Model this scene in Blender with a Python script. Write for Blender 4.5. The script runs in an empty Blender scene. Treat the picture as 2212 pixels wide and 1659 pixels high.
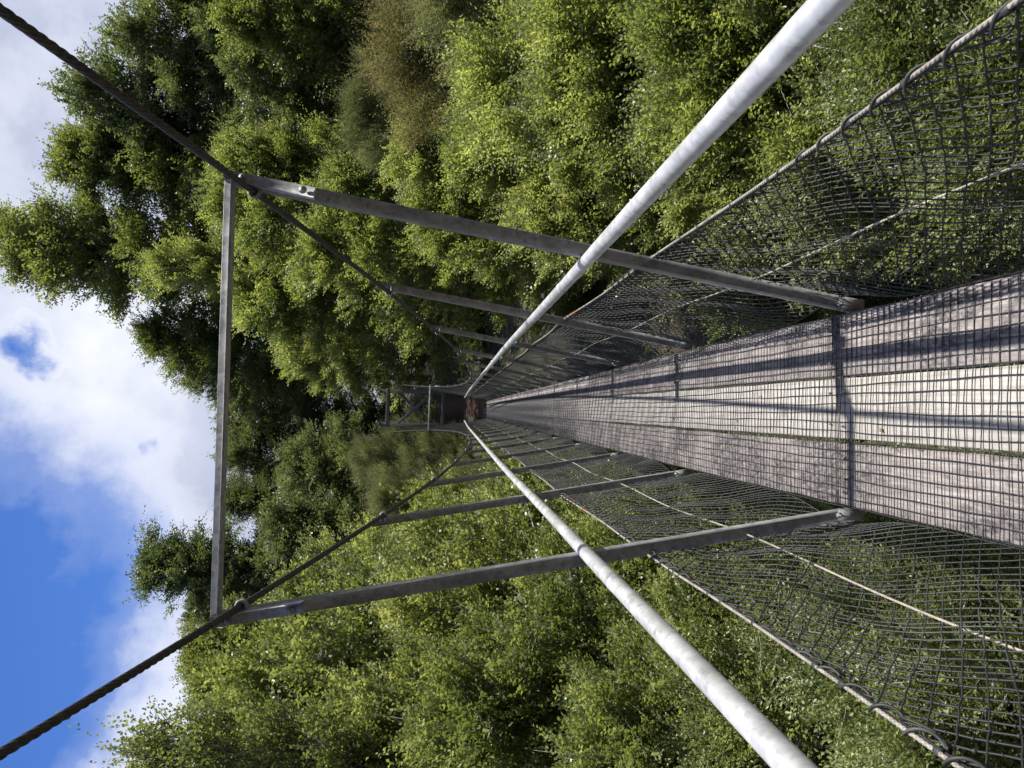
import bpy, math
import numpy as np
from mathutils import Vector, Matrix

sc = bpy.context.scene
COL = sc.collection
rad = math.radians
PI = math.pi

# ------------------------------------------------------------------ camera frame
YAW, PITCH, ROLL = rad(2.003), rad(4.355), rad(1.266)
CAM = np.array([-0.035, 0.0, 1.6])
FPX = 1661.0                       # focal length in pixels of a 2212 px wide picture
_r = np.array([math.cos(YAW), -math.sin(YAW), 0]); _f0 = np.array([math.sin(YAW), math.cos(YAW), 0]); _u0 = np.array([0, 0, 1.0])
FWD = _f0*math.cos(PITCH) - _u0*math.sin(PITCH); _u = _f0*math.sin(PITCH) + _u0*math.cos(PITCH)
RGT = _r*math.cos(ROLL) + _u*math.sin(ROLL); UPV = -_r*math.sin(ROLL) + _u*math.cos(ROLL)

def ray_point(px, py, y):
    """where the line of sight through a measured point of the photo reaches the distance y along the bridge"""
    d = FWD + RGT*((829.5-py)/FPX) + UPV*((1106-px)/FPX)
    return CAM + d*(y/d[1])

cam = bpy.data.cameras.new("camera"); cam.sensor_width = 36; cam.lens = 36*FPX/2212
cam.clip_start = 0.05; cam.clip_end = 2000
co = bpy.data.objects.new("camera", cam); COL.objects.link(co)
X, Y, Z = -UPV, RGT, -FWD          # the phone was held sideways: up in the world is left in the picture
co.matrix_world = Matrix(((X[0], Y[0], Z[0], CAM[0]), (X[1], Y[1], Z[1], CAM[1]), (X[2], Y[2], Z[2], CAM[2]), (0, 0, 0, 1)))
sc.camera = co

# ------------------------------------------------------------------ helpers
class MB:
    """collects vertices and faces (numpy) and links them as one mesh object"""
    def __init__(s): s.v = []; s.f4 = []; s.f3 = []; s.n = 0; s.a = []
    def add(s, v, q=None, t=None, a=0.0):
        v = np.asarray(v, float).reshape(-1, 3)
        if q is not None and len(q): s.f4.append(np.asarray(q, np.int64).reshape(-1, 4)+s.n)
        if t is not None and len(t): s.f3.append(np.asarray(t, np.int64).reshape(-1, 3)+s.n)
        s.v.append(v); s.n += len(v)
        s.a.append(np.full(len(v), a) if np.isscalar(a) else np.asarray(a, float))
    def box(s, c, size, R=None, a=0.0):
        h = np.asarray(size, float)/2
        v = np.array([[x, y, z] for x in (-1, 1) for y in (-1, 1) for z in (-1, 1)], float)*h
        if R is not None: v = v @ np.asarray(R).T
        s.add(v+np.asarray(c, float), [[0, 1, 3, 2], [4, 6, 7, 5], [0, 4, 5, 1], [2, 3, 7, 6], [0, 2, 6, 4], [1, 5, 7, 3]], a=a)
    def beam(s, p, q, w, h, up=(0, 0, 1), a=0.0):
        p = np.asarray(p, float); q = np.asarray(q, float); d = q-p; L = np.linalg.norm(d); d /= L
        x = np.cross(d, up); x /= np.linalg.norm(x); z = np.cross(x, d)
        s.box((p+q)/2, (w, L, h), np.stack([x, d, z], 1), a)
    def prism(s, prof, p, q, ax, ay, cap=True, a=0.0):
        """profile (n,2) in axes ax, ay swept from p to q"""
        prof = np.asarray(prof, float); n = len(prof); p = np.asarray(p, float); q = np.asarray(q, float)
        o = prof[:, :1]*np.asarray(ax)+prof[:, 1:]*np.asarray(ay)
        v = np.concatenate([p+o, q+o]); i = np.arange(n); j = (i+1) % n
        s.add(v, np.stack([i, j, j+n, i+n], 1), a=a)
        if cap and n == 6:       # L profile: two quads
            s.f4.append(np.array([[0, 1, 2, 3], [0, 3, 4, 5], [n, n+3, n+2, n+1], [n, n+5, n+4, n+3]])+s.n-2*n)
    def tube(s, pts, r, n=8, closed=False, a=0.0, twist=None, cap=True):
        pts = np.asarray(pts, float); m = len(pts)
        r = np.broadcast_to(np.asarray(r, float), (m,))
        T = np.gradient(pts, axis=0)
        if closed: T = np.roll(pts, -1, 0)-np.roll(pts, 1, 0)
        T /= np.linalg.norm(T, axis=1)[:, None]+1e-12
        ref = np.array([0, 0, 1.0]) if abs(T[:, 2]).mean() < .8 else np.array([1.0, 0, 0])
        A = np.cross(T, ref); A /= np.linalg.norm(A, axis=1)[:, None]; B = np.cross(A, T)
        th = np.arange(n)*2*PI/n
        if twist is None: rr = r[:, None]*np.ones((1, n))
        else: rr = r[:, None]*(.72+.40*np.abs(np.cos(3*(th[None]-twist[:, None])))**.8)
        v = pts[:, None]+A[:, None]*(rr*np.cos(th))[..., None]+B[:, None]*(rr*np.sin(th))[..., None]
        i = np.arange(m if closed else m-1)[:, None]; j = np.arange(n)[None]; i2 = (i+1) % m; j2 = (j+1) % n
        q = np.stack([i*n+j, i2*n+j, i2*n+j2, i*n+j2], -1).reshape(-1, 4)
        t = None
        if cap and not closed:
            t = [[0, k, k+1] for k in range(1, n-1)]+[[(m-1)*n, (m-1)*n+k+1, (m-1)*n+k] for k in range(1, n-1)]
        s.add(v.reshape(-1, 3), q, t, a)
    def mesh(s, name, mat, smooth=False):
        v = np.concatenate(s.v); f4 = np.concatenate(s.f4) if s.f4 else np.zeros((0, 4), np.int64)
        f3 = np.concatenate(s.f3) if s.f3 else np.zeros((0, 3), np.int64)
        me = bpy.data.meshes.new(name)
        me.vertices.add(len(v)); me.vertices.foreach_set("co", v.astype(np.float32).ravel())
        me.loops.add(f4.size+f3.size); me.loops.foreach_set("vertex_index", np.concatenate([f4.ravel(), f3.ravel()]).astype(np.int32))
        me.polygons.add(len(f4)+len(f3))
        me.polygons.foreach_set("loop_start", np.concatenate([np.arange(len(f4))*4, len(f4)*4+np.arange(len(f3))*3]).astype(np.int32))
        at = me.attributes.new("tint", 'FLOAT', 'POINT'); at.data.foreach_set("value", np.concatenate(s.a).astype(np.float32))
        me.update(calc_edges=True)
        if smooth: me.polygons.foreach_set("use_smooth", np.ones(len(me.polygons), bool))
        me.materials.append(mat)
        return me
    def build(s, name, mat, parent=None, smooth=False):
        return link(name, s.mesh(name, mat, smooth), parent)

def link(name, data, parent=None):
    o = bpy.data.objects.new(name, data); COL.objects.link(o)
    if parent is not None: o.parent = parent
    return o
def tag(o, label=None, cat=None, group=None, kind=None):
    if label: o["label"] = label
    if cat: o["category"] = cat
    if group: o["group"] = group
    if kind: o["kind"] = kind
    return o
def smooth01(t): t = np.clip(t, 0, 1); return t*t*(3-2*t)
def bevel(o, w):
    m = o.modifiers.new("bevel", 'BEVEL'); m.width = w; m.segments = 2; m.limit_method = 'ANGLE'; m.angle_limit = rad(40)

# ------------------------------------------------------------------ materials
class NT:
    def __init__(s, name):
        s.m = bpy.data.materials.new(name); s.m.use_nodes = True; s.t = s.m.node_tree
        s.b = s.t.nodes["Principled BSDF"]; s.out = s.t.nodes["Material Output"]
    def n(s, typ, **kw):
        x = s.t.nodes.new(typ)
        for k, v in kw.items():
            if k.startswith('i_'):
                k = k[2:]; k = int(k) if k.isdigit() else k.replace('_', ' ')
                x.inputs[k].default_value = v
            else: setattr(x, k, v)
        return x
    def l(s, a, b): s.t.links.new(a, b)
    def pos(s, scale=(1, 1, 1), vec=None):
        mp = s.n('ShaderNodeMapping'); mp.inputs['Scale'].default_value = scale
        if vec is None: vec = s.n('ShaderNodeTexCoord').outputs['Object']
        s.l(vec, mp.inputs['Vector']); return mp.outputs[0]
    def noise(s, vec, scale, detail=4, rough=.6):
        x = s.n('ShaderNodeTexNoise'); x.inputs['Scale'].default_value = scale; x.inputs['Detail'].default_value = detail; x.inputs['Roughness'].default_value = rough
        s.l(vec, x.inputs['Vector']); return x.outputs['Fac']
    def ramp(s, fac, stops, interp='LINEAR'):
        x = s.n('ShaderNodeValToRGB'); e = x.color_ramp.elements; x.color_ramp.interpolation = interp
        while len(e) < len(stops): e.new(.5)
        for k, (p, c) in enumerate(stops): e[k].position = p; e[k].color = (*c, 1) if len(c) == 3 else c
        s.l(fac, x.inputs[0]); return x.outputs[0]
    def mix(s, fac, a, b, mode='MIX'):
        x = s.n('ShaderNodeMix', data_type='RGBA', blend_type=mode)
        for sock, v in ((x.inputs[0], fac), (x.inputs[6], a), (x.inputs[7], b)):
            if hasattr(v, 'links'): s.l(v, sock)
            elif isinstance(v, (int, float)): sock.default_value = v
            else: sock.default_value = (*v, 1)
        return x.outputs[2]
    def math(s, op, a, b=0.0, clamp=False):
        x = s.n('ShaderNodeMath', operation=op, use_clamp=clamp)
        for sock, v in ((x.inputs[0], a), (x.inputs[1], b)):
            if hasattr(v, 'links'): s.l(v, sock)
            else: sock.default_value = v
        return x.outputs[0]
    def attr(s, name): return s.n('ShaderNodeAttribute', attribute_name=name).outputs['Fac']
    def set(s, **kw):
        for k, v in kw.items():
            sock = s.b.inputs[k.replace('_', ' ')]
            if hasattr(v, 'links'): s.l(v, sock)
            elif isinstance(v, tuple) and len(v) == 3: sock.default_value = (*v, 1)
            else: sock.default_value = v
        return s
    def bump(s, h, strength=.3, dist=.01):
        x = s.n('ShaderNodeBump'); x.inputs['Strength'].default_value = strength; x.inputs['Distance'].default_value = dist
        s.l(h, x.inputs['Height']); s.l(x.outputs[0], s.b.inputs['Normal'])

def mat_galv(name, lo, hi, rough, metal):
    k = NT(name); p = k.pos()
    vo = k.n('ShaderNodeTexVoronoi'); vo.inputs['Scale'].default_value = 55; k.l(p, vo.inputs['Vector'])
    n1 = k.noise(p, 9, 6, .65); n2 = k.noise(k.pos((1, 1, .25)), 30, 4)
    f = k.math('ADD', k.math('MULTIPLY', n1, .75), k.math('MULTIPLY', n2, .25))
    c = k.ramp(f, [(.3, lo), (.52, tuple(.5*(a+b) for a, b in zip(lo, hi))), (.72, hi)])
    c = k.mix(.45, c, vo.outputs['Color'], 'SOFT_LIGHT')
    hs = k.n('ShaderNodeHueSaturation'); hs.inputs['Saturation'].default_value = .12; k.l(c, hs.inputs['Color'])
    k.set(Base_Color=hs.outputs[0], Metallic=metal, Roughness=k.ramp(n1, [(.3, (rough-.1,)*3), (.7, (rough+.12,)*3)]))
    k.bump(n1, .08, .01); return k.m
M_POST = mat_galv("galvanised_angle", (.085, .097, .10), (.27, .295, .305), .45, .15)
M_RAIL = mat_galv("galvanised_pipe", (.42, .44, .455), (.74, .76, .77), .36, .55)

k = NT("greased_cable"); p = k.pos(); n = k.noise(p, 40, 4)
k.set(Base_Color=k.ramp(n, [(.3, (.018, .016, .016)), (.7, (.055, .048, .045))]), Roughness=.55, Metallic=.2); M_CABLE = k.m

k = NT("galvanised_wire_rope"); p = k.pos()
n = k.noise(p, 25, 4); patch = k.noise(k.pos((1, 1, 1)), 1.7, 3, .55)
base = k.ramp(n, [(.3, (.16, .145, .125)), (.7, (.36, .33, .29))])
red = k.ramp(n, [(.3, (.40, .09, .04)), (.75, (.50, .18, .09))])
k.set(Base_Color=k.mix(k.ramp(patch, [(.60, (0, 0, 0)), (.66, (1, 1, 1))]), base, red), Roughness=.55, Metallic=.15)
w = k.n('ShaderNodeTexWave'); w.inputs['Scale'].default_value = 45; w.bands_direction = 'DIAGONAL'; k.l(p, w.inputs['Vector']); k.bump(w.outputs['Fac'], .6, .003)
M_WIRE = k.m
k = NT("tan_wire_rope"); p = k.pos(); n = k.noise(p, 25, 4)
k.set(Base_Color=k.ramp(n, [(.3, (.20, .175, .14)), (.7, (.40, .36, .30))]), Roughness=.55, Metallic=.1)
w = k.n('ShaderNodeTexWave'); w.inputs['Scale'].default_value = 45; w.bands_direction = 'DIAGONAL'; k.l(p, w.inputs['Vector']); k.bump(w.outputs['Fac'], .6, .003)
M_WIREB = k.m

k = NT("weathered_net_cord"); p = k.pos(); n = k.noise(p, 3, 4); big = k.noise(p, 1.1, 3)
base = k.ramp(n, [(.3, (.012, .013, .014)), (.55, (.026, .028, .027)), (.78, (.085, .09, .078))])
red = k.mix(.5, base, (.30, .06, .03))
k.set(Base_Color=k.mix(k.ramp(big, [(.69, (0, 0, 0)), (.73, (1, 1, 1))]), base, red), Roughness=.6); M_NET = k.m

k = NT("black_plastic_grid"); n = k.noise(k.pos(), 60, 2)
k.set(Base_Color=k.ramp(n, [(.3, (.012, .012, .015)), (.7, (.035, .034, .04))]), Roughness=.38); M_GRID = k.m

k = NT("weathered_deck_timber")
tint = k.attr("tint")        # whole number: plank index; .5 added on an outer plank
obj = k.n('ShaderNodeTexCoord').outputs['Object']
off = k.n('ShaderNodeCombineXYZ'); k.l(k.math('MULTIPLY', k.math('FLOOR', tint), 3.17), off.inputs[2])
va = k.n('ShaderNodeVectorMath', operation='ADD'); k.l(obj, va.inputs[0]); k.l(off.outputs[0], va.inputs[1]); vec = va.outputs[0]
outer = k.math('MULTIPLY', k.math('FRACT', tint), 2.0, True)
grain = k.noise(k.pos((16, .7, 1), vec), 5, 7, .72); fine = k.noise(k.pos((14, 1.1, 1), vec), 6, 8, .8)
blotch = k.noise(k.pos((1.5, .8, 1), vec), 3.2, 7, .7); speck = k.noise(k.pos((5, 2.2, 1), vec), 12, 6, .75)
cen = k.ramp(grain, [(.28, (.22, .20, .175)), (.46, (.345, .325, .295)), (.72, (.44, .42, .39))])
out_ = k.ramp(fine, [(.30, (.085, .074, .074)), (.47, (.215, .19, .182)), (.60, (.32, .288, .275)), (.75, (.48, .445, .425))])
c = k.mix(outer, cen, out_)
dark = k.math('MULTIPLY', k.ramp(blotch, [(.42, (0, 0, 0)), (.55, (1, 1, 1))]), k.ramp(speck, [(.38, (0, 0, 0)), (.58, (1, 1, 1))]))
c = k.mix(k.math('MULTIPLY', dark, k.math('ADD', k.math('MULTIPLY', outer, .82), .14)), c, (.035, .031, .034))
lich = k.ramp(k.noise(k.pos((1, 1, 1), vec), 38, 3), [(.70, (0, 0, 0)), (.73, (1, 1, 1))])
c = k.mix(k.math('MULTIPLY', k.math('MULTIPLY', lich, outer), .6), c, (.5, .5, .46))
vk = k.n('ShaderNodeTexVoronoi'); vk.inputs['Scale'].default_value = 2.6; k.l(k.pos((1, .8, 1), vec), vk.inputs['Vector'])
c = k.mix(k.ramp(vk.outputs['Distance'], [(.03, (.55, .55, .55)), (.10, (0, 0, 0))]), c, (.12, .085, .06))
k.set(Base_Color=c, Roughness=.75); k.bump(fine, .5, .006); M_DECK = k.m

def mat_timber(name, lo, hi):
    k = NT(name); n = k.noise(k.pos((12, 12, 1)), 4, 6, .7)
    k.set(Base_Color=k.ramp(n, [(.3, lo), (.7, hi)]), Roughness=.8); k.bump(n, .4, .01); return k.m
M_TOWER = mat_timber("grey_tower_timber", (.05, .048, .045), (.15, .145, .135))
M_UNDER = mat_timber("dark_bearer_timber", (.06, .05, .045), (.14, .12, .10))
M_BARK = mat_timber("bark", (.05, .042, .035), (.17, .15, .125))
M_BARKPALE = mat_timber("pale_bark", (.10, .09, .078), (.34, .31, .27))

def mat_leaf(name, stops, trans, tcol, rough=.45, spec=.7):
    k = NT(name); t = k.attr("tint"); oi = k.n('ShaderNodeObjectInfo').outputs['Random']
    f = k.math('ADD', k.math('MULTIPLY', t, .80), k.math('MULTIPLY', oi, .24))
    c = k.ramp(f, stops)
    k.set(Base_Color=c, Roughness=rough); k.b.inputs['Specular IOR Level'].default_value = spec
    tr = k.n('ShaderNodeBsdfTranslucent'); k.l(k.mix(1.0, c, tcol, 'MULTIPLY'), tr.inputs['Color'])
    mx = k.n('ShaderNodeMixShader'); mx.inputs[0].default_value = trans
    k.l(k.b.outputs[0], mx.inputs[1]); k.l(tr.outputs[0], mx.inputs[2]); k.l(mx.outputs[0], k.out.inputs[0]); return k.m
TC = (1.68, 1.66, .9)
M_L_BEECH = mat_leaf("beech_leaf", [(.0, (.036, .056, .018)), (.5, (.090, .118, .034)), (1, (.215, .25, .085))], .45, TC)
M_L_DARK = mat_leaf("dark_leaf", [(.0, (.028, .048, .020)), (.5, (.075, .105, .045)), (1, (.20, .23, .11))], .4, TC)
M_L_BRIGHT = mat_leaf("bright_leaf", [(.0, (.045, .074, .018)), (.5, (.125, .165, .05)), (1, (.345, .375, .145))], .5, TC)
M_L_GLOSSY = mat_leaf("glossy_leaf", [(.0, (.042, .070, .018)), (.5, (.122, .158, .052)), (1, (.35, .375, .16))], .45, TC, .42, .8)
M_L_BROWN = mat_leaf("brown_leaf", [(.0, (.05, .055, .022)), (.45, (.13, .135, .05)), (.8, (.25, .22, .10)), (1, (.34, .25, .15))], .4, (1.4, 1.35, 1.0), .6, .2)

M_L_OLIVE = mat_leaf("olive_leaf", [(.0, (.045, .06, .025)), (.5, (.11, .135, .055)), (1, (.25, .26, .13))], .4, (1.6, 1.5, 1.0), .6, .3)
k = NT("forest_floor"); n = k.noise(k.pos(), 1.5, 8, .7)
k.set(Base_Color=k.ramp(n, [(.3, (.022, .018, .012)), (.7, (.05, .04, .026))]), Roughness=.95); k.bump(n, .6, .1); M_SOIL = k.m
k = NT("leaf_litter_track"); n = k.noise(k.pos(), 9, 8, .75)
k.set(Base_Color=k.ramp(n, [(.3, (.035, .018, .012)), (.7, (.10, .05, .032))]), Roughness=.9); k.bump(n, .5, .03); M_PATH = k.m

# ------------------------------------------------------------------ ground
_gr = np.random.default_rng(5)
_ph = _gr.random((6, 3))*6.28
def terrain(x, y):
    x = np.asarray(x, float); y = np.asarray(y, float)
    z = -7.2*np.exp(-((y-15)/12.5)**2)+34*smooth01((-5-y)/32)  # high bank behind the camera is unseen, raised to block low sky light
    far = smooth01((y-22)/24)
    z = z+np.maximum(0, x-3)*.34*far+np.maximum(0, -x-3)*.14*far+np.maximum(0, y-44)*.24
    z = z-.10-.35*smooth01((y-2)/8)*(1-smooth01((y-33)/5))
    for i, (a, b, c) in enumerate(_ph): z = z+.12*np.sin(x*(.35+.3*a)+b)*np.sin(y*(.35+.3*b)+c)*smooth01((np.abs(x)-1)/4)
    return z
gx = np.concatenate([np.linspace(-900, -70, 16), np.linspace(-60, 60, 121), np.linspace(70, 900, 16)])
gy = np.concatenate([np.linspace(-900, -50, 14), np.linspace(-40, 100, 141), np.linspace(110, 900, 16)])
GX, GY = np.meshgrid(gx, gy)
lim = lambda a, lo, hi: np.clip(a, lo, hi)
GZ = terrain(lim(GX, -60, 60), lim(GY, -40, 75))
nx, ny = len(gx), len(gy); i, j = np.meshgrid(np.arange(nx-1), np.arange(ny-1))
b = MB(); b.add(np.stack([GX, GY, GZ], -1).reshape(-1, 3), np.stack([j*nx+i, j*nx+i+1, (j+1)*nx+i+1, (j+1)*nx+i], -1).reshape(-1, 4))
tag(b.build("terrain", M_SOIL, smooth=True), kind="structure")
# the track beyond the bridge
py = np.linspace(38.6, 56, 40); b = MB(); V = []
for y in py:
    cx = .25*math.sin((y-38)*.25); w = .62
    zt = max(-.03+.022*(y-38.6), float(terrain(cx, y))+.03)
    V += [(cx-w*1.5, y, zt-.35), (cx-w, y, zt), (cx, y, zt+.02), (cx+w, y, zt), (cx+w*1.5, y, zt-.35)]
q = [[r*5+c, r*5+c+1, r*5+c+6, r*5+c+5] for r in range(len(py)-1) for c in range(4)]
b.add(V, q); tag(b.build("path", M_PATH, smooth=True), kind="structure")

# ------------------------------------------------------------------ the footbridge
S, Y1, NF = 2.236, 3.18, 16
KS = list(range(-1, NF+1))                      # hanger frames; two stand behind the camera
fy = lambda k: Y1+S*(k-1)
def deck_z(y): return -.022*np.maximum(0, 5.4-np.asarray(y, float))
def cable_z(y): return 1.235+.0333*((np.asarray(y, float)-fy(7))/S)**2
def post_top(k): return 1.30+.0338*(k-7)**2 if k not in (1, 13) else 2.553
SL = .168
def inner(z): return .4405+SL*(z+.06)
def cable_x(z): return inner(z)-.018
def frame_roll(k): return rad(1.0) if k == 13 else 0.0

bridge = link("footbridge", None); bridge.location = (0, 0, 0); bridge.empty_display_size = 1
tag(bridge, "narrow cable footbridge with galvanised frames, rope net sides and mesh covered plank deck", "footbridge")

def hexbolt(mb, c, r, h, ax):
    ax = np.asarray(ax, float); u = np.cross(ax, (0, 0, 1.)); u /= np.linalg.norm(u); w = np.cross(ax, u)
    for rr, h0, h1, n in ((r*1.6, 0, .003, 12), (r, .003, h, 6), (r*.55, h, h+.012, 8)):
        th = np.arange(n)*2*PI/n
        ring = u*np.cos(th)[:, None]*rr+w*np.sin(th)[:, None]*rr
        v = np.concatenate([c+ring+ax*h0, c+ring+ax*h1]); i_ = np.arange(n); j_ = (i_+1) % n
        mb.add(v, np.stack([i_, j_, j_+n, i_+n], 1), [[n, n+t_, n+t_+1] for t_ in range(1, n-1)]+[[0, t_+1, t_] for t_ in range(1, n-1)])
rng = np.random.default_rng(11)
# deck: three planks wide, one row per frame bay
b = MB(); idx = 0
for k_ in range(-2, NF+1):
    y0, y1 = fy(k_), fy(k_+1)
    y1 = min(y1, 38.7)
    if y1-y0 < .2: continue
    for c, w in ((-.274, .262), (0, .258), (.274, .262)):
        g = .007+.004*rng.random(); w2 = w-.004*rng.random(); jx = rng.normal(0, .002); jz = rng.normal(0, .002)
        z0, z1 = float(deck_z(y0)), float(deck_z(y1)); n = 14
        yy = np.linspace(y0+g/2, y1-g/2, n); edge = .0025
        prof = np.array([(-w2/2, -.05), (w2/2, -.05), (w2/2, -edge), (w2/2-edge*1.5, 0), (-w2/2+edge*1.5, 0), (-w2/2, -edge)])
        wl = rng.normal(0, .0012, n); wr = rng.normal(0, .0012, n); cup = rng.normal(0, .0015)
        vv = []
        for t, y in enumerate(yy):
            zz = deck_z(y)+jz
            sk = .022*c*0
            for (px_, pz_) in prof: vv.append((c+jx+px_+(wl[t] if px_ < 0 else wr[t]), y+.02*(-(c+px_))*(1 if True else 0), zz+pz_))
        vv = np.array(vv); qs = []
        for t in range(n-1):
            for e in range(6): qs.append([t*6+e, t*6+(e+1) % 6, (t+1)*6+(e+1) % 6, (t+1)*6+e])
        for o_ in (0, (n-1)*6):
            qs.append([o_, o_+1, o_+2, o_+5] if o_ else [o_+5, o_+2, o_+1, o_]); qs.append([o_+5, o_+2, o_+3, o_+4] if o_ else [o_+4, o_+3, o_+2, o_+5])
        b.add(vv, qs, a=idx+(.5 if c else (.0 if y0 < 5 else (.12 if y0 < 9 else .26)))+.003); idx += 1
deck = b.build("deck", M_DECK, bridge)

# black plastic grid laid over the planks
b = MB(); P = .0385; r0 = .0022
nl = 22; xs = (np.arange(nl)-(nl-1)/2)*P
ys_near = np.arange(-1.5, 12, .035); ys_far = np.arange(12, 38.65, .15)
yy = np.concatenate([ys_near, ys_far])
for i_, x0 in enumerate(xs):
    wob = .0025*np.sin(yy*(3.1+.2*(i_ % 3))+i_)+.002*np.sin(yy*11+i_*2.1)+.004*np.sin(yy*1.3+.3*i_)
    zz = deck_z(yy)+.0065+.0022*np.sin(yy*7+i_*1.7)
    b.tube(np.stack([x0+wob, yy, zz], 1), np.where(yy < 12, r0, r0*.95), 5)
def cross_strands(ys, step):
    for q_, y in enumerate(ys):
        xx = np.arange(-xs[-1]-0.002, xs[-1]+.003, step); ph = q_*1.3
        zz = deck_z(y)+.0072+.002*np.sin(xx*19+ph)
        b.tube(np.stack([xx, y+.003*np.sin(xx*9+y*.8)+.0015*np.sin(xx*31+ph), zz], 1), r0, 4)
cross_strands(np.arange(-1.2, 9, P), .04); cross_strands(np.arange(9, 38.6, P), .17)
for y in np.arange(-1.2, 7, P):                  # thickened junctions
    for x0 in xs:
        c = np.array([x0+.004*math.sin(y*1.3), y+.003*math.sin(x0*9+y*.8), float(deck_z(y))+.0075]); h = .0032
        b.add([c+(h, 0, 0), c+(0, h, 0), c-(h, 0, 0), c-(0, h, 0), c+(0, 0, .0026)], t=[[0, 1, 4], [1, 2, 4], [2, 3, 4], [3, 0, 4]])
grid = b.build("anti_slip_grid", M_GRID, bridge, smooth=True)

for k_ in range(1, 5):
    for c in (-.274, 0, .274):
        for e in (-.055, .055):
            for q_ in (-.075, .07):
                y = fy(k_)+e+rng.normal(0, .004); p_ = np.array([c+q_+rng.normal(0, .006), y, float(deck_z(y))-.003])
                if rng.random() < .8: b = MB(); hexbolt(b, p_, .0075, .008, (0, 0.05, .9987)); b.build("bolt", M_POST, deck)
n = 420; yy = np.concatenate([rng.uniform(2.1, 4.6, n//2), rng.normal(3.0, .35, n-n//2)]); p_ = np.stack([-.138+rng.normal(0, .006, n), yy, deck_z(yy)-.012+rng.random(n)*.014], 1)
un = lambda v: v/np.linalg.norm(v, axis=-1, keepdims=True)
ld = un(rng.normal(0, 1, (n, 3))+np.array([0, 0, .6])); MOSS = (p_, ld)

# bearers under the deck and the hanger posts
def Lprof(w, d, t, sx):
    """angle section: leg of width w across (outwards), leg of depth d along the bridge at the inner edge"""
    return np.array([(0, 0), (sx*w, 0), (sx*w, t), (sx*t, t), (sx*t, d), (0, d)])
def rollpt(p, k):
    a = frame_roll(k); x, y, z = p
    return np.array([x*math.cos(a)+(z-1)*math.sin(a), y, (z-1)*math.cos(a)-x*math.sin(a)+1])
for k_ in KS:
    y = fy(k_)+.012; zb = float(deck_z(y))
    b = MB(); b.box((0, y+.02, zb-.05-.04), (.80, .075, .07)); o = b.build("bearer", M_UNDER, bridge)
    zt = post_top(k_)
    for s in (-1, 1):
        b = MB()
        z0 = -.10+zb
        p0 = rollpt((s*inner(z0), y, z0), k_); p1 = rollpt((s*inner(zt), y, zt), k_)
        b.prism(Lprof(.05, .075, .006, s), p0, p1, (1, 0, 0), (0, 1, 0))
        post = b.build("hanger_post", M_POST, bridge); bevel(post, .0012)
        m = MB(); zf = zb-.055; xi = inner(zf)
        m.beam((s*(xi+.02), y-.004, zf+.05), (s*(xi+.02), y-.004, zf-.06), .045, .006, (0, 1, 0))
        hexbolt(m, np.array([s*(xi+.02), y-.010, zf+.05]), .008, .009, (0, -1, 0)); m.build("foot_bracket", M_POST, post)
        # clamp that holds the main cable
        zc = float(cable_z(y)); xc = cable_x(zc)
        t = np.array([0, 1, .0666*(y-fy(7))/S**2]); t /= np.linalg.norm(t)
        u = np.array([1., 0, 0]); w = np.cross(t, u); th = np.linspace(-2.2, 2.2, 18)
        c = rollpt((s*xc, y, zc), k_)
        ring = c-s*u*np.cos(th)[:, None]*.021+w*np.sin(th)[:, None]*.021
        ring = np.concatenate([[ring[0]+s*u*.03], ring, [ring[-1]+s*u*.03]])
        m = MB(); m.tube(ring, .0062, 8); m.tube(ring[1:-1]+t*.016, .0045, 6)
        m.build("cable_clamp", M_POST, post, smooth=True)
        # bracket that carries the handrail
        m = MB(); zr = 1.035; m.beam(rollpt((s*(inner(zr)-.004), y-.022, zr-.035), k_), rollpt((s*(inner(zr)+.046), y-.022, zr-.035), k_), .03, .006)
        hexbolt(m, rollpt((s*(inner(zr)+.026), y-.001, zr-.06), k_), .008, .010, (0, -1, 0)); m.build("rail_bracket", M_POST, post)
        if k_ in (1, 13):
            m = MB(); d = (p1-p0)/np.linalg.norm(p1-p0)
            a0 = p1-d*.375+np.array([-s*.003, -.0085, 0]); a1 = p1-d*.01+np.array([-s*.003, -.0085, 0])
            m.prism(np.array([(0, 0), (s*.05, 0), (s*.05, -.006), (s*.006, -.006), (s*.006, -.034), (0, -.034)]), a0, a1, (1, 0, 0), (0, 1, 0))
            o = m.build("cleat", M_POST, post)
            for e in (.08, .325):
                m = MB(); hexbolt(m, p1-d*e+np.array([s*.028, -.0145, 0]), .0105, .012, (0, -1, 0)); m.build("bolt", M_POST, post)
    if k_ in (1, 13):
        a = rollpt((-inner(zt)-.012, y-.0, zt-.004), k_); c = rollpt((inner(zt)+.012, y-.0, zt-.004), k_)
        b = MB(); dy = -.0015
        b.prism(np.array([(0, 0), (0, -.046), (-.055, -.046), (-.055, -.040), (-.006, -.040), (-.006, 0)]), a+(0, dy, 0), c+(0, dy, 0), (0, 1, 0), (0, 0, 1))
        o = b.build("crossbeam", M_POST, bridge); bevel(o, .0026)

# handrails
ry = np.concatenate([np.arange(-4.0, 30, .5), np.arange(30, 33.8, .25)])
def rail_x(y): return .603-.085*smooth01((y-24)/9.6)
def rail_z(y): return 1.052+.03*smooth01((y-3.2)/5)-.018*smooth01((3.4-y)/3)+.035*smooth01((y-17)/10)*0
for s in (-1, 1):
    b = MB(); b.tube(np.stack([s*rail_x(ry), ry, rail_z(ry)], 1), .0278, 28)
    rail = b.build("handrail", M_RAIL, bridge, smooth=True)
    for q_ in range(0, 6):
        yc = (2.55 if s < 0 else 3.9)+6.2*q_
        if yc > 33: break
        m = MB(); m.tube([(s*rail_x(yc+d), yc+d, rail_z(yc+d)) for d in (-.02, .02)], .0291, 28); m.build("rail_sleeve", M_RAIL, rail, smooth=True)

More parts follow.
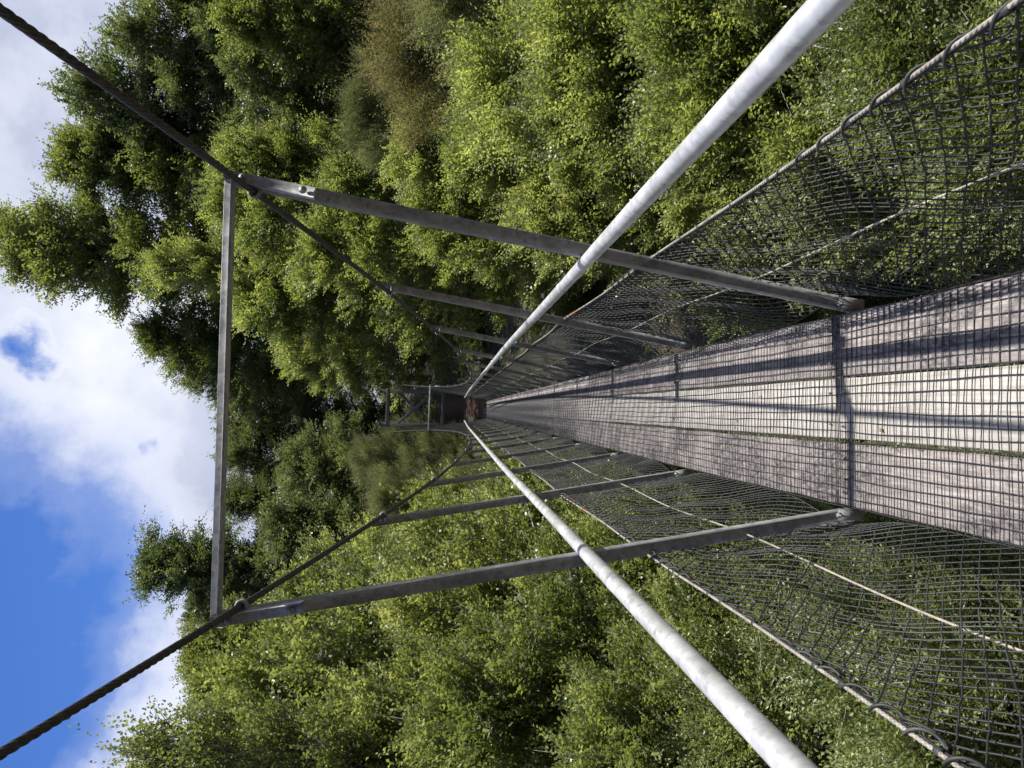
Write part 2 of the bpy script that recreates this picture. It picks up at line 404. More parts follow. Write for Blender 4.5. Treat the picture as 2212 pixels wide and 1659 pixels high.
# main cables
cy = np.concatenate([np.arange(-3.5, 9, .006), np.arange(9, 20, .02), np.arange(20, 39.9, .05)])
for s in (-1, 1):
    z = cable_z(cy); b = MB(); tw = s*cy*2*PI/.22
    b.tube(np.stack([s*cable_x(z), cy, z], 1), np.where(cy < 40, .0130, .0130), 30, twist=tw)
    b.build("main_cable", M_CABLE, bridge, smooth=True)

# side nets of knotted cord, hung on the bias
def net_surface(s, y, h, side):
    """h from 0 (deck edge) to 1 (top wire)"""
    mid = np.sin((y-Y1)/S*PI)**2; loose = np.sin(PI*h)
    z = -.015+deck_z(y)+h*(.825-.014*mid)
    xb = .414+.07*(1-mid)**5
    x = xb+(.626-xb)*h+(.012+.035*mid)*loose
    x = x+loose*(.010*np.sin(y*5.3+h*9+side)+.007*np.sin(y*13-h*15+side*2))
    z = z+loose*.008*np.sin(y*7.1+side*3+h*4)
    return np.stack([s*x, y, z], -1)
PD = .078
def build_net(s, seed):
    r_ = np.random.default_rng(seed); b = MB()
    def strands(ys, nseg, rr, n):
        for d in (-1, 1):
            for y0 in ys:
                h = np.linspace(0, 1, nseg+1)
                yv = y0+d*h*(1.22 if d > 0 else 1.12)+.012*np.sin(h*7+y0*3+d)+r_.normal(0, .0022, nseg+1)
                ok = (yv > -1.2) & (yv < 38.7)
                if ok.sum() < 2: continue
                h2 = np.clip(h[ok]+r_.normal(0, .0018, ok.sum()), 0, 1)
                p_ = net_surface(s, yv[ok], h2, seed); b.tube(p_, rr, n, cap=False, a=r_.random())
                if y0 < 9.5:
                    for q_ in range(len(p_)):
                        hh = .0050*(.8+.5*r_.random()); c = p_[q_]
                        if d > 0: b.add([c+(hh, 0, 0), c+(0, hh, 0), c-(hh, 0, 0), c-(0, hh, 0), c+(0, 0, hh), c-(0, 0, hh)],
                              t=[[0, 1, 4], [1, 2, 4], [2, 3, 4], [3, 0, 4], [1, 0, 5], [2, 1, 5], [3, 2, 5], [0, 3, 5]])
    strands(np.arange(-2.5, 11, PD), 34, .0023, 4)
    strands(np.arange(11, 40, PD), 18, .0022, 3)
    for hh in (0, 1.0):                                            # border cords
        yv = np.arange(-1.2, 38.7, .05); b.tube(net_surface(s, yv, np.full(len(yv), hh+.0), seed), .0028, 5)
    net = b.build("side_net", M_NET, bridge)
    yv = np.arange(-1.2, 38.7, .03)
    m = MB(); m.tube(net_surface(s, yv, np.full(len(yv), 1.012), seed), .0049, 10); m.build("net_top_wire", M_WIRE, net, smooth=True)
    m = MB(); pw = np.stack([s*(.540+.022*np.sin((yv-Y1)/S*PI)**2), yv, .392+deck_z(yv)-.006*np.sin((yv-Y1)/S*PI)**2], 1)
    m.tube(pw, .0038, 10); m.build("net_middle_wire", M_WIREB, net, smooth=True)
    m = MB(); yv = np.arange(-1.2, 16, .008); c = net_surface(s, yv, np.full(len(yv), 1.0), seed)
    amp = .0105+.006*np.sin(yv*3.1+seed); th = yv*2*PI/.115+1.2*np.sin(yv*2.3)
    c[:, 0] += np.cos(th)*amp; c[:, 2] += np.sin(th)*amp*1.15
    m.tube(c, .0036, 6)
    for q_ in range(26):                                           # slack loops and loose ends of lashing cord
        y0 = -.4+q_*.24+r_.random()*.15; L = .05+.07*r_.random(); t_ = np.linspace(0, 1, 9)
        base = net_surface(s, y0+t_*L*1.6, np.full(9, .995), seed); base[:, 2] -= np.sin(t_*PI)*(.015+.03*r_.random()); base[:, 0] -= s*.006
        m.tube(base, .0026, 5)
        m.tube(net_surface(s, y0+np.linspace(0, .016, 4), np.full(4, 1.008), seed), .0088, 8)
    m.build("lashing", M_NET, net, smooth=True)
    return net
build_net(1, 3); build_net(-1, 4)

# ------------------------------------------------------------------ timber tower at the far end
tw = link("timber_tower", None); tw.location = (0, 40.2, 0)
tag(tw, "weathered timber tower with crossed braces at the shaded far end of the footbridge", "tower")
def tpart(name, p, q, w, h, up=(0, 1, 0), mat=M_TOWER):
    b = MB(); b.beam(p, q, w, h, up); o = b.build(name, mat, tw); bevel(o, .008); return o
for s in (-1, 1):
    tpart("column", (s*.92, 0, float(terrain(s*.92, 40.2))-.4), (s*.86, 0, 5.35), .20, .20)
tpart("crosspiece", (-.8, -.13, 2.12), (.8, -.13, 2.12), .17, .05, (0, 1, 0)); tpart("crosspiece", (-1.0, -.13, 4.95), (1.0, -.13, 4.95), .19, .05)
tpart("brace", (-.78, -.16, 4.42), (.80, -.16, 2.62), .05, .15, (0, 0, 1)); tpart("brace", (-.80, .10, 2.62), (.78, .10, 4.42), .05, .15, (0, 0, 1))
for s in (-1, 1):
    b = MB(); b.box((s*.83, 0, 5.39), (.16, .34, .07)); o = b.build("cable_saddle", M_POST, tw); bevel(o, .006)

# ------------------------------------------------------------------ trees
def unit(v): return v/(np.linalg.norm(v, axis=-1, keepdims=True)+1e-9)
def leaf_mesh(name, mat, pos, ld, nr, L, W, tint, fold=.25, six=False):
    """one folded lozenge per leaf"""
    sd = unit(np.cross(nr, ld)); nr = unit(np.cross(ld, sd)); n = len(pos)
    L = L[:, None]; W = W[:, None]
    if six:
        a = pos; m1 = pos+ld*L*.35; m2 = pos+ld*L*.75-nr*L*.04; tip = pos+ld*L-nr*L*.12
        v = np.stack([a, m1+sd*W*.5+nr*W*fold, m2+sd*W*.36+nr*W*fold*.7, tip, m2-sd*W*.36+nr*W*fold*.7, m1-sd*W*.5+nr*W*fold], 1)
        base = np.arange(n)[:, None]*6
        q = np.concatenate([base+np.array([[0, 1, 2, 3]]), base+np.array([[0, 3, 4, 5]])])
        k_ = 6
    else:
        v = np.stack([pos, pos+ld*L*.45+sd*W*.5+nr*W*fold, pos+ld*L-nr*L*.08, pos+ld*L*.45-sd*W*.5+nr*W*fold], 1)
        q = np.arange(n)[:, None]*4+np.array([[0, 1, 2, 3]]); k_ = 4
    b = MB(); b.add(v.reshape(-1, 3), q, a=np.repeat(tint, k_)); return b.mesh(name, mat)

def make_tree(seed, H, W, cb, shape, nclump, nspray, nleaf, lL, lW, sL, cR, mat, bark, droop=.0, flat=.55, up=.35, six=False, trunk_r=.16, lean=0, shoots=.06, twigs=0):
    """returns (trunk mesh, crown mesh); crown spans cb*H..H"""
    g = np.random.default_rng(seed)
    nb = nclump//3; nclump = nb*3; hb = (np.arange(nb)+g.random(nb))/nb; frac = np.tile([.42, .72, 1.0], nb); h = np.repeat(hb, 3)
    if shape == 'cone': prof = lambda h: (1-h)**.75*.97+.03
    elif shape == 'peak': prof = lambda h: np.clip(1-h, 0, 1)**.62*(.62+.38*np.clip(h*3.5, 0, 1))+.03
    elif shape == 'bush': prof = lambda h: np.sqrt(np.clip(1-(h*.98)**2.6, 0, 1))*(.72+.28*np.clip(h*4, 0, 1))
    else: prof = lambda h: np.sqrt(np.clip(1-((h-.38)/.64)**2, 0, 1))*.96+.04
    ab = np.arange(nb)*2.399+g.normal(0, .35, nb); ang = np.repeat(ab, 3)+g.normal(0, .13, nclump)*frac
    lob = 1+.20*np.sin(2*ab+seed)+.16*np.sin(3*ab+2*seed+hb*5)+.12*np.sin(5*ab+hb*11)
    Rb = W/2*prof(hb)*lob*(.62+.38*g.random(nb)); rr = np.repeat(Rb, 3)*frac
    cz = cb*H+h*(1-cb)*H
    C = np.stack([rr*np.cos(ang), rr*np.sin(ang), cz], 1); C[:, :2] += lean*(cz[:, None]/H)**2
    C[:, 2] += rr*(.35*up*(1-.4*frac)-droop*frac)*(1-h*.4)+g.normal(0, .10, nclump)*cR
    C[-3:, :2] *= .35; C[-3:, 2] = H*np.array([.93, .96, .985])-cR*.3
    outw = unit(np.stack([np.cos(ang)*.9, np.sin(ang)*.9, .25+h*.9], 1))
    sc_ = cR*(.65+.6*g.random(nclump))*np.tile([1.12, 1.0, .72], nb)
    # sprays
    ci = np.repeat(np.arange(nclump), nspray); m = len(ci)
    o = g.normal(0, 1, (m, 3)); o = unit(o)*(g.random((m, 1))**.45); o[:, 2] *= flat
    ax = unit(outw*np.array([1, 1, .35])+np.array([0, 0, up*1.1-droop])+g.normal(0, .22, (nclump, 3)))[ci]
    o = o+ax*(np.sum(o*ax, 1, keepdims=True))*.8               # clumps drawn out along their shoots
    sp = C[ci]+o*sc_[ci][:, None]*.9
    sd = unit(outw[ci]*.75+unit(o)*.6+np.array([0, 0, up])+g.normal(0, .38, (m, 3)))
    side = unit(np.cross(sd, unit(np.array([0, 0, 1.0])+g.normal(0, .45, (m, 3)))))
    nrm = unit(np.cross(side, sd)); nrm *= np.sign(nrm[:, 2:]+1e-6)
    sl = sL*(.6+.8*g.random(m))
    sl *= np.where(g.random(m) < shoots, 1.9, 1.0)
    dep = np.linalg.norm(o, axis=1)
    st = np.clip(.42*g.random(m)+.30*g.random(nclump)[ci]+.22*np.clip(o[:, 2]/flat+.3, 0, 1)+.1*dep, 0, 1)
    # leaves
    si = np.repeat(np.arange(m), nleaf); t = np.tile((np.arange(nleaf)+.5)/nleaf, m); n = len(si)
    sgn = np.tile(np.where(np.arange(nleaf) % 2 == 0, 1., -1.), m)
    pos = sp[si]+sd[si]*(t*sl[si])[:, None]; pos[:, 2] -= droop*.6*t**2*sl[si]
    pos += g.normal(0, lL*.25, (n, 3))
    taper = (1-.55*t)
    ld = unit(sd[si]*(.45+.5*t)[:, None]+side[si]*(sgn*.8)[:, None]+g.normal(0, .33, (n, 3)))
    nr = unit(nrm[si]+g.normal(0, .38, (n, 3)))
    L = lL*(.7+.6*g.random(n))*(.6+.4*taper); Wd = lW*(.75+.5*g.random(n))*(.6+.4*taper)
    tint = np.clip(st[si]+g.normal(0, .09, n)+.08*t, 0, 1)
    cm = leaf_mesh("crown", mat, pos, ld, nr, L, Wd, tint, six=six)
    # trunk, limbs and twigs
    b = MB(); tz = np.linspace(0, .93, 12)*H; b.tube([(0, 0, -13), (0, 0, -6), (0, 0, .02)], trunk_r*1.02+.008, 9)
    wob = np.stack([np.sin(tz*.9/H*7+seed)*.02*H*.5, np.cos(tz/H*6+seed*2)*.02*H*.5, tz], 1); wob[:, :2] -= wob[0, :2]; wob[:, :2] += lean*(tz[:, None]/H)**2
    b.tube(wob, trunk_r*(1-.93*tz/H)+.008, 9)
    for i_ in g.permutation(nb)[:min(nb, 60)]:
        c3 = C[i_*3:i_*3+3]; zc = max(.04*H, c3[0, 2]-np.linalg.norm(c3[0, :2])*.5); ti = np.interp(zc, tz, np.arange(12))
        a0 = np.array([np.interp(zc, tz, wob[:, 0]), np.interp(zc, tz, wob[:, 1]), zc])
        ctl = np.concatenate([[a0], c3]); tt = np.linspace(0, 3, 10); crv = np.stack([np.interp(tt, np.arange(4), ctl[:, q_]) for q_ in range(3)], 1)
        crv[1:-1] = (crv[:-2]+2*crv[1:-1]+crv[2:])/4; crv += g.normal(0, .012*W*.3, crv.shape)*np.linspace(0, 1, 10)[:, None]
        r0 = trunk_r*(1-.85*min(zc/H, 1))*.42+.006; b.tube(crv, np.linspace(r0, .007+.0006*H, 10), 6)
    for q_ in g.permutation(m)[:twigs]:
        c = ci[q_]; a0 = C[c]+g.normal(0, .1, 3); e = sp[q_]+sd[q_]*sl[q_]*.9; tt = np.linspace(0, 1, 4)[:, None]
        b.tube(a0+(e-a0)*tt+np.array([0, 0, -.05])*np.sin(tt*PI), np.linspace(.009, .0025, 4), 3)
    return b.mesh("trunk", bark, smooth=True), cm

PROTO = {}
def proto(key, H, W, *a, **kw):
    PROTO[key] = (H, W)+make_tree(*((kw.pop('seed'), H, W)+a), **kw)
#                      H   W   cb   shape  ncl nsp nlf  leaf L/W    spr  clumpR
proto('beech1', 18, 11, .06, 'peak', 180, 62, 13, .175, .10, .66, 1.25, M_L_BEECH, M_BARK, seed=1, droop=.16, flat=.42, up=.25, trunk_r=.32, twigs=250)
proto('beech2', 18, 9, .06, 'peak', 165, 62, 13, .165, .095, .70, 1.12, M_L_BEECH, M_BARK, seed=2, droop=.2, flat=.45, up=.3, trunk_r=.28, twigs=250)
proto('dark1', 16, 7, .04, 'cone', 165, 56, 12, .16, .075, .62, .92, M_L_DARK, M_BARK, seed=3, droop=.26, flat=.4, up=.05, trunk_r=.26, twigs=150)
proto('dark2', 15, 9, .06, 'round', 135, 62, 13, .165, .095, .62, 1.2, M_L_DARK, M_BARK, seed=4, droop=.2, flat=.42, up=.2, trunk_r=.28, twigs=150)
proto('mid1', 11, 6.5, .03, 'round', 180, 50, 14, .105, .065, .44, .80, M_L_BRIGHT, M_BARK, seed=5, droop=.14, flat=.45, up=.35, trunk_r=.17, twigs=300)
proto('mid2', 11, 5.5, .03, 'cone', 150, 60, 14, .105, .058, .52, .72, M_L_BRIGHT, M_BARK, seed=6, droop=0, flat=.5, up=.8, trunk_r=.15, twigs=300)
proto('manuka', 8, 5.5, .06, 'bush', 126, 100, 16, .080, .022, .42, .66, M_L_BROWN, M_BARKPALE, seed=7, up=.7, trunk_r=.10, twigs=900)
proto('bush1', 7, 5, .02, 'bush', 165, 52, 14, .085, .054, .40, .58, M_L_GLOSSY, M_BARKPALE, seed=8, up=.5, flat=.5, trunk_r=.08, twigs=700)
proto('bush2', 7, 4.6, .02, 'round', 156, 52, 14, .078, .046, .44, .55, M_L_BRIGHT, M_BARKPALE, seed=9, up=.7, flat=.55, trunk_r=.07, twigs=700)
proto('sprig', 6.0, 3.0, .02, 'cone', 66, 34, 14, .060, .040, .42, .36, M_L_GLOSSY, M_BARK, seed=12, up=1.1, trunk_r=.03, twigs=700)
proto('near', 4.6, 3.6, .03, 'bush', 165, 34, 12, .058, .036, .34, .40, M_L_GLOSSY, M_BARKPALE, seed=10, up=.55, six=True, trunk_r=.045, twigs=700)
H_, W_, tm_, cm_ = PROTO['manuka']; cm2 = cm_.copy(); cm2.materials.clear(); cm2.materials.append(M_L_OLIVE); PROTO['olive'] = (H_, W_, tm_, cm2)

FAR = "tall trees on the far hillside"; MID = "trees beside the footbridge"; LOW = "bushes below the footbridge"
# kind, category, picture point of the tip (2212 px wide), distance, crown width, prototype, label, group
TREES = [
 ('beech_tree', 'tree', 4, 528, 52, 14.5, 'beech1', "tallest tree of the hillside, broad olive green crown whose tip stands highest against the clouds", FAR),
 ('beech_tree', 'tree', 300, 735, 54, 8.5, 'beech2', "green tree leaning out below the small blue gap in the clouds, beside the tallest tree", FAR),
 ('beech_tree', 'tree', 125, 335, 50, 11, 'beech2', "spiky topped green tree standing behind the upper end of the right main cable", FAR),
 ('dark_tree', 'tree', 175, 225, 48, 11, 'dark2', "dark tree with ragged top beside the spiky topped tree, above the brown bushes", FAR),
 ('dark_tree', 'tree', 265, 95, 45, 9, 'dark2', "dark rounded tree on the hillside at the picture's upper edge under grey cloud", FAR),
 ('beech_tree', 'tree', 330, -40, 42, 9, 'beech1', "green tree cut by the picture's edge, outermost on the right hand hillside", FAR),
 ('dark_tree', 'tree', 392, 805, 58, 7, 'dark2', "small dark tree at the foot of the tallest tree's outline, by the bright cloud gap", FAR),
 ('dark_tree', 'tree', 470, 895, 62, 9, 'dark2', "dark tree seen straight above the timber tower, lowest in the skyline", FAR),
 ('dark_tree', 'tree', 485, 990, 60, 9, 'dark2', "dark tree just left of the skyline dip above the tower", FAR),
 ('dark_tree', 'tree', 470, 1080, 56, 7, 'dark1', "narrow dark tree between the skyline dip and the pointed tree on the left", FAR),
 ('pointed_tree', 'tree', 288, 1218, 50, 9.5, 'dark1', "pointed dark tree rising alone into white cloud left of the bridge", FAR),
 ('dark_tree', 'tree', 400, 1310, 52, 7, 'dark2', "dark tree behind the top of the left near post, beside the pointed tree", FAR),
 ('beech_tree', 'tree', 395, 1405, 31, 6, 'beech2', "olive tree with open feathery top against cloud, left of the near left post", FAR),
 ('beech_tree', 'tree', 412, 1490, 29, 5.5, 'beech1', "olive brown tree beside the feathery topped one, above the glossy left bushes", FAR),
 ('beech_tree', 'tree', 465, 1640, 27, 6, 'beech2', "olive tree at the lower left skyline, partly cut by the picture's edge", FAR),
 ('young_tree', 'tree', 325, 570, 40, 6, 'mid2', "pale feathery young tree in front of the tallest tree, behind the near crossbeam", FAR),
 ('leafy_tree', 'tree', 505, 640, 39, 7.5, 'mid1', "bright green tree below the crossbeam's middle, right of the tower", MID),
 ('leafy_tree', 'tree', 600, 765, 43.5, 4.9, 'mid1', "bright tree immediately right of the timber tower, its sprays hanging beside the tower top", MID),
 ('leafy_tree', 'tree', 455, 440, 36, 7, 'mid1', "bright green tree behind the right main cable and its clamp", MID),
 ('young_tree', 'tree', 470, 330, 36, 6, 'mid2', "bright spired young tree on the hillside outside the near right post", MID),
 ('dark_tree', 'tree', 500, 170, 38, 8, 'dark2', "dark shaded tree above and behind the brown bushes on the right", MID),
 ('beech_tree', 'tree', 480, 40, 34, 8, 'beech2', "green tree above the brown bushes at the picture's upper edge", MID),
 ('leafy_tree', 'tree', 640, 530, 27, 6, 'mid1', "sunlit yellow green tree seen between the near right post and its neighbour", MID),
 ('young_tree', 'tree', 700, 385, 26, 5, 'mid2', "sunlit upright young tree just outside the near right post", MID),
 ('manuka_shrub', 'shrub', 745, 250, 22, 4.5, 'olive', "olive feathery shrub between the dark hollow and the near right post", MID),
 ('manuka_shrub', 'shrub', 815, 90, 18, 6, 'manuka', "largest brownish feathery shrub, high on the right beside the dark hollow", MID),
 ('manuka_shrub', 'shrub', 900, -20, 15, 5, 'olive', "olive green shrub with bare grey twigs at the picture's upper edge", MID),
 ('leafy_tree', 'tree', 840, 320, 20, 4.2, 'mid1', "light green tree crowded by feathery brown shrubs on the right", MID),
 ('leafy_tree', 'tree', 880, 470, 21, 4.2, 'mid1', "light green tree behind the middle of the near right post", MID),
 ('leafy_bush', 'bush', 990, 300, 15, 4.2, 'bush2', "sunlit bush with upright shoots above the right handrail", MID),
 ('leafy_bush', 'bush', 1010, 160, 13, 4.4, 'bush2', "bright bush just under the brown shrubs, its shoots standing in sun", MID),
 ('leafy_bush', 'bush', 1170, 50, 10.5, 4.2, 'bush2', "bright bush outside the upper part of the right handrail, at the picture's edge", MID),
 ('leafy_bush', 'bush', 1160, 250, 11.5, 4.0, 'bush1', "glossy green bush just above the right handrail, midway along", MID),
 ('leafy_bush', 'bush', 1130, 420, 14, 4.2, 'bush1', "green bush behind the crossing of near right post and handrail", MID),
 ('leafy_bush', 'bush', 1400, -30, 8.2, 3.8, 'bush2', "bright bush between right handrail and net top wire, at the picture's edge", LOW),
 ('leafy_bush', 'bush', 1430, 170, 8.6, 3.6, 'bush2', "sunlit bush between right handrail and net, beside the reddened top wire", LOW),
 ('leafy_bush', 'bush', 1400, 330, 10, 3.6, 'bush1', "shaded green bush between the right handrail and the net's top wire", LOW),
 ('leafy_bush', 'bush', 1700, 330, 7.6, 3.2, 'near', "bush seen through the right net between its two wires", LOW),
 ('leafy_bush', 'bush', 1850, 90, 5.2, 2.6, 'near', "bright large leaved bush close behind the near end of the right net", LOW),
 ('leafy_bush', 'bush', 2060, 230, 4.6, 2.2, 'near', "leafy bush under the near right net, at the picture's right edge", LOW),
 ('leafy_bush', 'bush', 1500, 560, 15, 4.4, 'bush1', "dark leaved bush seen through the right net beyond the near post", LOW),
 ('leafy_tree', 'tree', 560, 1140, 46, 8.5, 'dark1', "grey green drooping tree below the pointed tree, left of the crossbeam's middle", FAR),
 ('dark_tree', 'tree', 600, 1000, 50, 7.5, 'dark2', "dark tree behind the left end of the tower, under the skyline dip", FAR),
 ('manuka_shrub', 'shrub', 760, 985, 41, 4.6, 'olive', "grey green feathery shrub just left of the timber tower", FAR),
 ('manuka_shrub', 'shrub', 800, 1075, 33, 4.6, 'olive', "olive feathery shrub between the tower and the sunlit left bushes", MID),
 ('leafy_bush', 'bush', 905, 1120, 22, 5, 'mid1', "sunlit green tree behind the far left posts and their cable", MID),
 ('leafy_tree', 'tree', 640, 1290, 25, 6, 'mid1', "sunlit green tree behind the left main cable beside the near left post", MID),
 ('leafy_tree', 'tree', 520, 1500, 16, 6.4, 'bush1', "big glossy leaved tree with pale limbs filling the left side above the handrail", MID),
 ('leafy_tree', 'tree', 600, 1380, 19, 5.2, 'bush1', "glossy green tree close outside the near left post's upper half", MID),
 ('leafy_bush', 'bush', 640, 1650, 12.5, 4.6, 'bush1', "glossy bush with twisted pale branch at the lower left corner, above the handrail", MID),
 ('leafy_bush', 'bush', 850, 1330, 14, 4.6, 'bush1', "glossy bush directly outside the near left post's middle", MID),
 ('leafy_bush', 'bush', 900, 1200, 18, 4.4, 'bush1', "glossy bush between near left post and the second left post", MID),
 ('leafy_bush', 'bush', 930, 1530, 10.5, 4.2, 'bush1', "glossy bush above the left handrail, halfway from post to picture edge", MID),
 ('leafy_bush', 'bush', 1180, 1300, 12, 3.8, 'bush2', "bush behind the left handrail just beside the near left post's crossing", MID),
 ('leafy_bush', 'bush', 1240, 1600, 8.2, 3.4, 'bush1', "sunlit glossy bush close above the near end of the left handrail", MID),
 ('leafy_bush', 'bush', 1370, 1420, 9.2, 3.2, 'bush1', "shaded bush between left handrail and left net, with dark hollow beside", LOW),
 ('leafy_bush', 'bush', 1500, 1590, 7.0, 2.8, 'near', "bush between left handrail and left net near the picture's lower edge", LOW),
 ('leafy_bush', 'bush', 1620, 1290, 8.4, 3.2, 'near', "sunlit bush seen through the left net just inside its top wire", LOW),
 ('leafy_bush', 'bush', 1780, 1470, 5.6, 2.6, 'near', "bright bush showing through the middle of the left net", LOW),
 ('leafy_bush', 'bush', 1930, 1600, 4.6, 2.2, 'near', "large leaved bush under the near corner of the left net", LOW),
 ('leafy_bush', 'bush', 1960, 1330, 5.4, 2.4, 'near', "leafy bush seen through the left net beside the deck edge", LOW),
 ('slender_tree', 'tree', 290, 1640, 11.5, 3.4, 'sprig', "slender near tree whose sparse top sprigs stand against cloud at the lower left", MID),
]
TR = np.random.default_rng(77); used = {}
for (nm, cat, px, py_, d, w, key, label, grp) in TREES:
    H, W, tm, cm = PROTO[key]
    top = ray_point(px, py_, d); zg = float(terrain(top[0], top[1]))
    f = w/W; f *= 1.0
    root = link(nm, None); root.location = (top[0], top[1], zg); root.rotation_euler = (0, 0, TR.random()*6.28); root.empty_display_size = .5
    tag(root, label, cat, grp)
    for part, me in (("trunk", tm), ("crown", cm)):             # the crown stands as high as measured, its stem runs down into the bank
        o = link(part, me, root); o.scale = (f, f, f); o.location = (0, 0, top[2]-zg-H*f*1.02)

b_ = leaf_mesh("moss", M_L_BRIGHT, MOSS[0], MOSS[1], np.tile([0, 0, 1.], (len(MOSS[0]), 1)), np.full(len(MOSS[0]), .012), np.full(len(MOSS[0]), .008), TR.random(len(MOSS[0])))
tag(link("moss", b_, deck), kind="stuff")
n = 90; yy = TR.uniform(1.9, 20, n)**1.0; xx = np.where(TR.random(n) < .75, np.sign(TR.normal(0, 1, n))*TR.uniform(.2, .40, n), TR.uniform(-.2, .2, n))
pp = np.stack([xx, yy, deck_z(yy)+.010], 1); az = TR.random(n)*6.28
me = leaf_mesh("leaf_litter", M_L_BROWN, pp, np.stack([np.cos(az), np.sin(az), .1*TR.normal(0, 1, n)], 1), unit(np.array([0, 0, 1.])+TR.normal(0, .25, (n, 3))), TR.uniform(.012, .034, n), TR.uniform(.006, .015, n), TR.uniform(.5, 1, n), six=True)
tag(link("leaf_litter", me), "small dry fallen leaves scattered on the planks", "leaf litter", kind="stuff")

# ground cover in the gully and on the banks
g = np.random.default_rng(9); n = 26000
gx_ = g.uniform(-22, 26, n); gy_ = g.uniform(2, 60, n); keep = (np.abs(gx_) > .9) | ((gy_ < 37.5))
gx_, gy_ = gx_[keep], gy_[keep]; n = len(gx_); base = np.stack([gx_, gy_, terrain(gx_, gy_)], 1)
nf = 9; si = np.repeat(np.arange(n), nf); t = np.tile((np.arange(nf)+.5)/nf, n)
dr = unit(np.stack([g.normal(0, 1, n), g.normal(0, 1, n), .5+.8*g.random(n)], 1)); ln = .35+.5*g.random(n)
side = unit(np.cross(dr, [0, 0, 1.])); sg = np.tile(np.where(np.arange(nf) % 2, 1., -1.), n)
pos = base[si]+dr[si]*(t*ln[si])[:, None]; pos[:, 2] -= .25*t**2
ld = unit(dr[si]*.5+side[si]*sg[:, None]+g.normal(0, .2, (len(si), 3))); nr = unit(np.array([0, 0, 1.])+g.normal(0, .3, (len(si), 3)))
me = leaf_mesh("undergrowth", M_L_DARK, pos, ld, nr, .13*(.6+.8*g.random(len(si))), .06*np.ones(len(si)), np.clip(g.random(n)[si]*.7+.1, 0, 1))
tag(link("undergrowth", me), "low dark ferny undergrowth covering the gully floor and banks", "undergrowth", kind="stuff")

# ------------------------------------------------------------------ light and sky
SUN = np.array([.345, .03, 1.0]); SUN /= np.linalg.norm(SUN)
sl = bpy.data.lights.new("sun", 'SUN'); sl.energy = 5.0; sl.angle = rad(.53); sl.color = (1, .95, .86)
so = bpy.data.objects.new("sun", sl); COL.objects.link(so); so.rotation_euler = Vector(-SUN).to_track_quat('-Z', 'Y').to_euler(); so.location = (20, 40, 60)

wd = bpy.data.worlds.new("World"); sc.world = wd; wd.use_nodes = True; nt = wd.node_tree
bg = nt.nodes["Background"]; bg.inputs['Strength'].default_value = .10
sky = nt.nodes.new('ShaderNodeTexSky'); sky.sky_type = 'NISHITA'; sky.sun_disc = False
sky.sun_elevation = math.asin(SUN[2]); sky.sun_rotation = math.atan2(SUN[0], SUN[1]); sky.altitude = 300; sky.dust_density = .4; sky.ozone_density = 2.0
W = lambda t, **kw: nt.nodes.new(t)
def vm(op, a, b=None):
    x = nt.nodes.new('ShaderNodeVectorMath'); x.operation = op
    for s_, v in ((x.inputs[0], a), (x.inputs[1], b)):
        if v is None: continue
        if hasattr(v, 'links'): nt.links.new(v, s_)
        else: s_.default_value = v
    return x
def wm(op, a, b=0.0, clamp=False):
    x = nt.nodes.new('ShaderNodeMath'); x.operation = op; x.use_clamp = clamp
    for s_, v in ((x.inputs[0], a), (x.inputs[1], b)):
        if hasattr(v, 'links'): nt.links.new(v, s_)
        else: s_.default_value = v
    return x.outputs[0]
def wnoise(vec, scale, detail, rough):
    x = nt.nodes.new('ShaderNodeTexNoise'); x.inputs['Scale'].default_value = scale; x.inputs['Detail'].default_value = detail; x.inputs['Roughness'].default_value = rough
    nt.links.new(vec, x.inputs['Vector']); return x
def wramp(fac, stops):
    x = nt.nodes.new('ShaderNodeValToRGB'); e = x.color_ramp.elements
    while len(e) < len(stops): e.new(.5)
    for q_, (p_, c) in enumerate(stops): e[q_].position = p_; e[q_].color = (*c, 1)
    nt.links.new(fac, x.inputs[0]); return x.outputs[0]
dirv = nt.nodes.new('ShaderNodeTexCoord').outputs['Generated']
warp = wnoise(dirv, 5.0, 6, .6)
wv = vm('SUBTRACT', warp.outputs['Color'], (.5, .5, .5)).outputs[0]
ws = vm('SCALE', wv); ws.inputs['Scale'].default_value = .22
dw = vm('ADD', dirv, ws.outputs[0]).outputs[0]
def dirpx(px, py): 
    d = FWD+RGT*((829.5-py)/FPX)+UPV*((1106-px)/FPX); return tuple(d/np.linalg.norm(d))
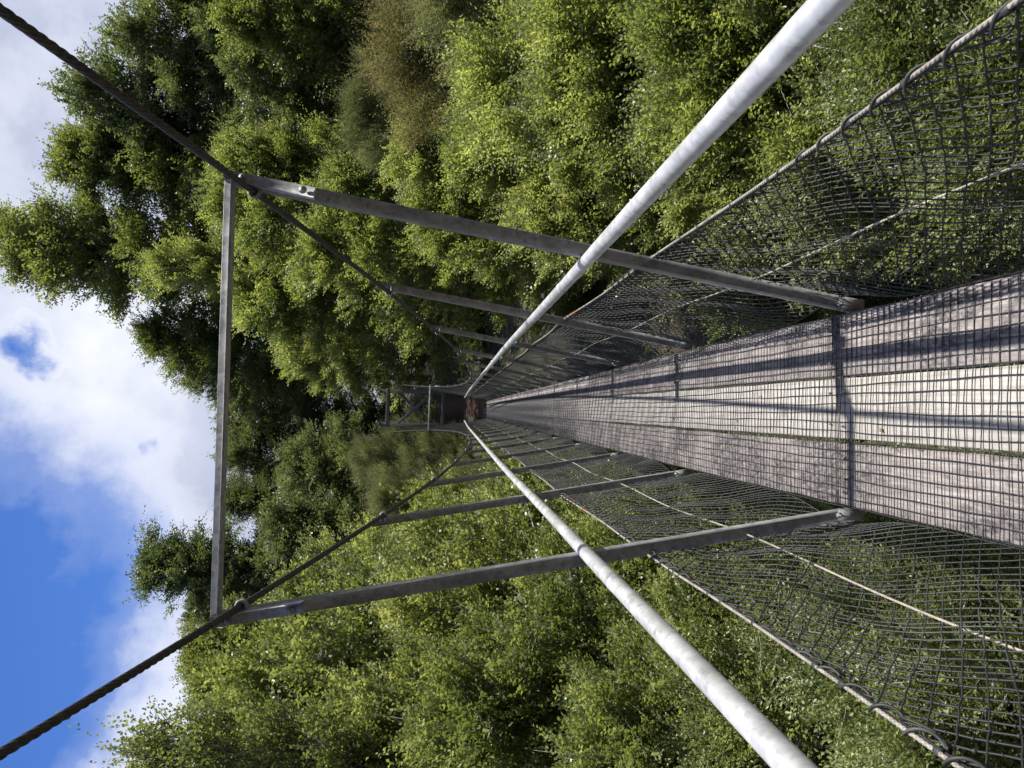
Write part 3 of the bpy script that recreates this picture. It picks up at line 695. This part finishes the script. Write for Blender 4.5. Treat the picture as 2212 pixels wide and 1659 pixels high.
# clear patches between the clouds: direction, angular size, depth
clear = None
for (px, py_, r_, amp) in ((30, 1420, .18, 1.1), (-60, 1230, .15, 1.1), (70, 1090, .06, .7), (290, 965, .030, .45), (70, 690, .045, .75), (40, 1620, .15, 1.0), (-250, 1400, .35, 1.0), (20, 1000, .045, .7)):
    dist = vm('DISTANCE', dw, dirpx(px, py_)).outputs['Value']
    v = wm('MULTIPLY', wm('SUBTRACT', 1.0, wm('DIVIDE', dist, r_), True), amp)
    clear = v if clear is None else wm('MAXIMUM', clear, v)
sep = nt.nodes.new('ShaderNodeSeparateXYZ'); nt.links.new(dirv, sep.inputs[0])
back = wm('MULTIPLY', wm('SUBTRACT', .62, sep.outputs[1]), 2.6, True)          # open sky overhead and behind
clear = wm('MAXIMUM', clear, wm('MULTIPLY', back, .36))
fine = wnoise(dirv, 9, 8, .62).outputs['Fac']
m = wm('ADD', clear, wm('MULTIPLY', wm('SUBTRACT', fine, .5), .55))
cloud = wramp(m, [(.06, (1, 1, 1)), (.22, (.75, .75, .75)), (.42, (.18, .18, .18)), (.66, (0, 0, 0))])
bil = wnoise(dirv, 3.2, 7, .55).outputs['Fac']
edge = wramp(m, [(.0, (0, 0, 0)), (.16, (1, 1, 1)), (.4, (1, 1, 1))])
cc = wramp(bil, [(.32, (2.9, 3.2, 4.3)), (.5, (4.0, 4.3, 5.3)), (.66, (6.0, 6.15, 6.6))])
mxe = nt.nodes.new('ShaderNodeMix'); mxe.data_type = 'RGBA'; nt.links.new(wm('MULTIPLY', edge, .55), mxe.inputs[0]); nt.links.new(cc, mxe.inputs[6]); mxe.inputs[7].default_value = (6.5, 6.6, 6.9, 1)
blue = vm('MULTIPLY', sky.outputs[0], (.38, .60, 1.02)).outputs[0]
mx = nt.nodes.new('ShaderNodeMix'); mx.data_type = 'RGBA'; nt.links.new(cloud, mx.inputs[0]); nt.links.new(blue, mx.inputs[6]); nt.links.new(mxe.outputs[2], mx.inputs[7])
nt.links.new(mx.outputs[2], bg.inputs['Color'])

sc.view_settings.view_transform = 'Standard'; sc.view_settings.look = 'None'; sc.view_settings.gamma = 1; sc.view_settings.exposure = 0.75
sc.cycles.max_bounces = 8; sc.cycles.transparent_max_bounces = 4; sc.cycles.use_denoising = True
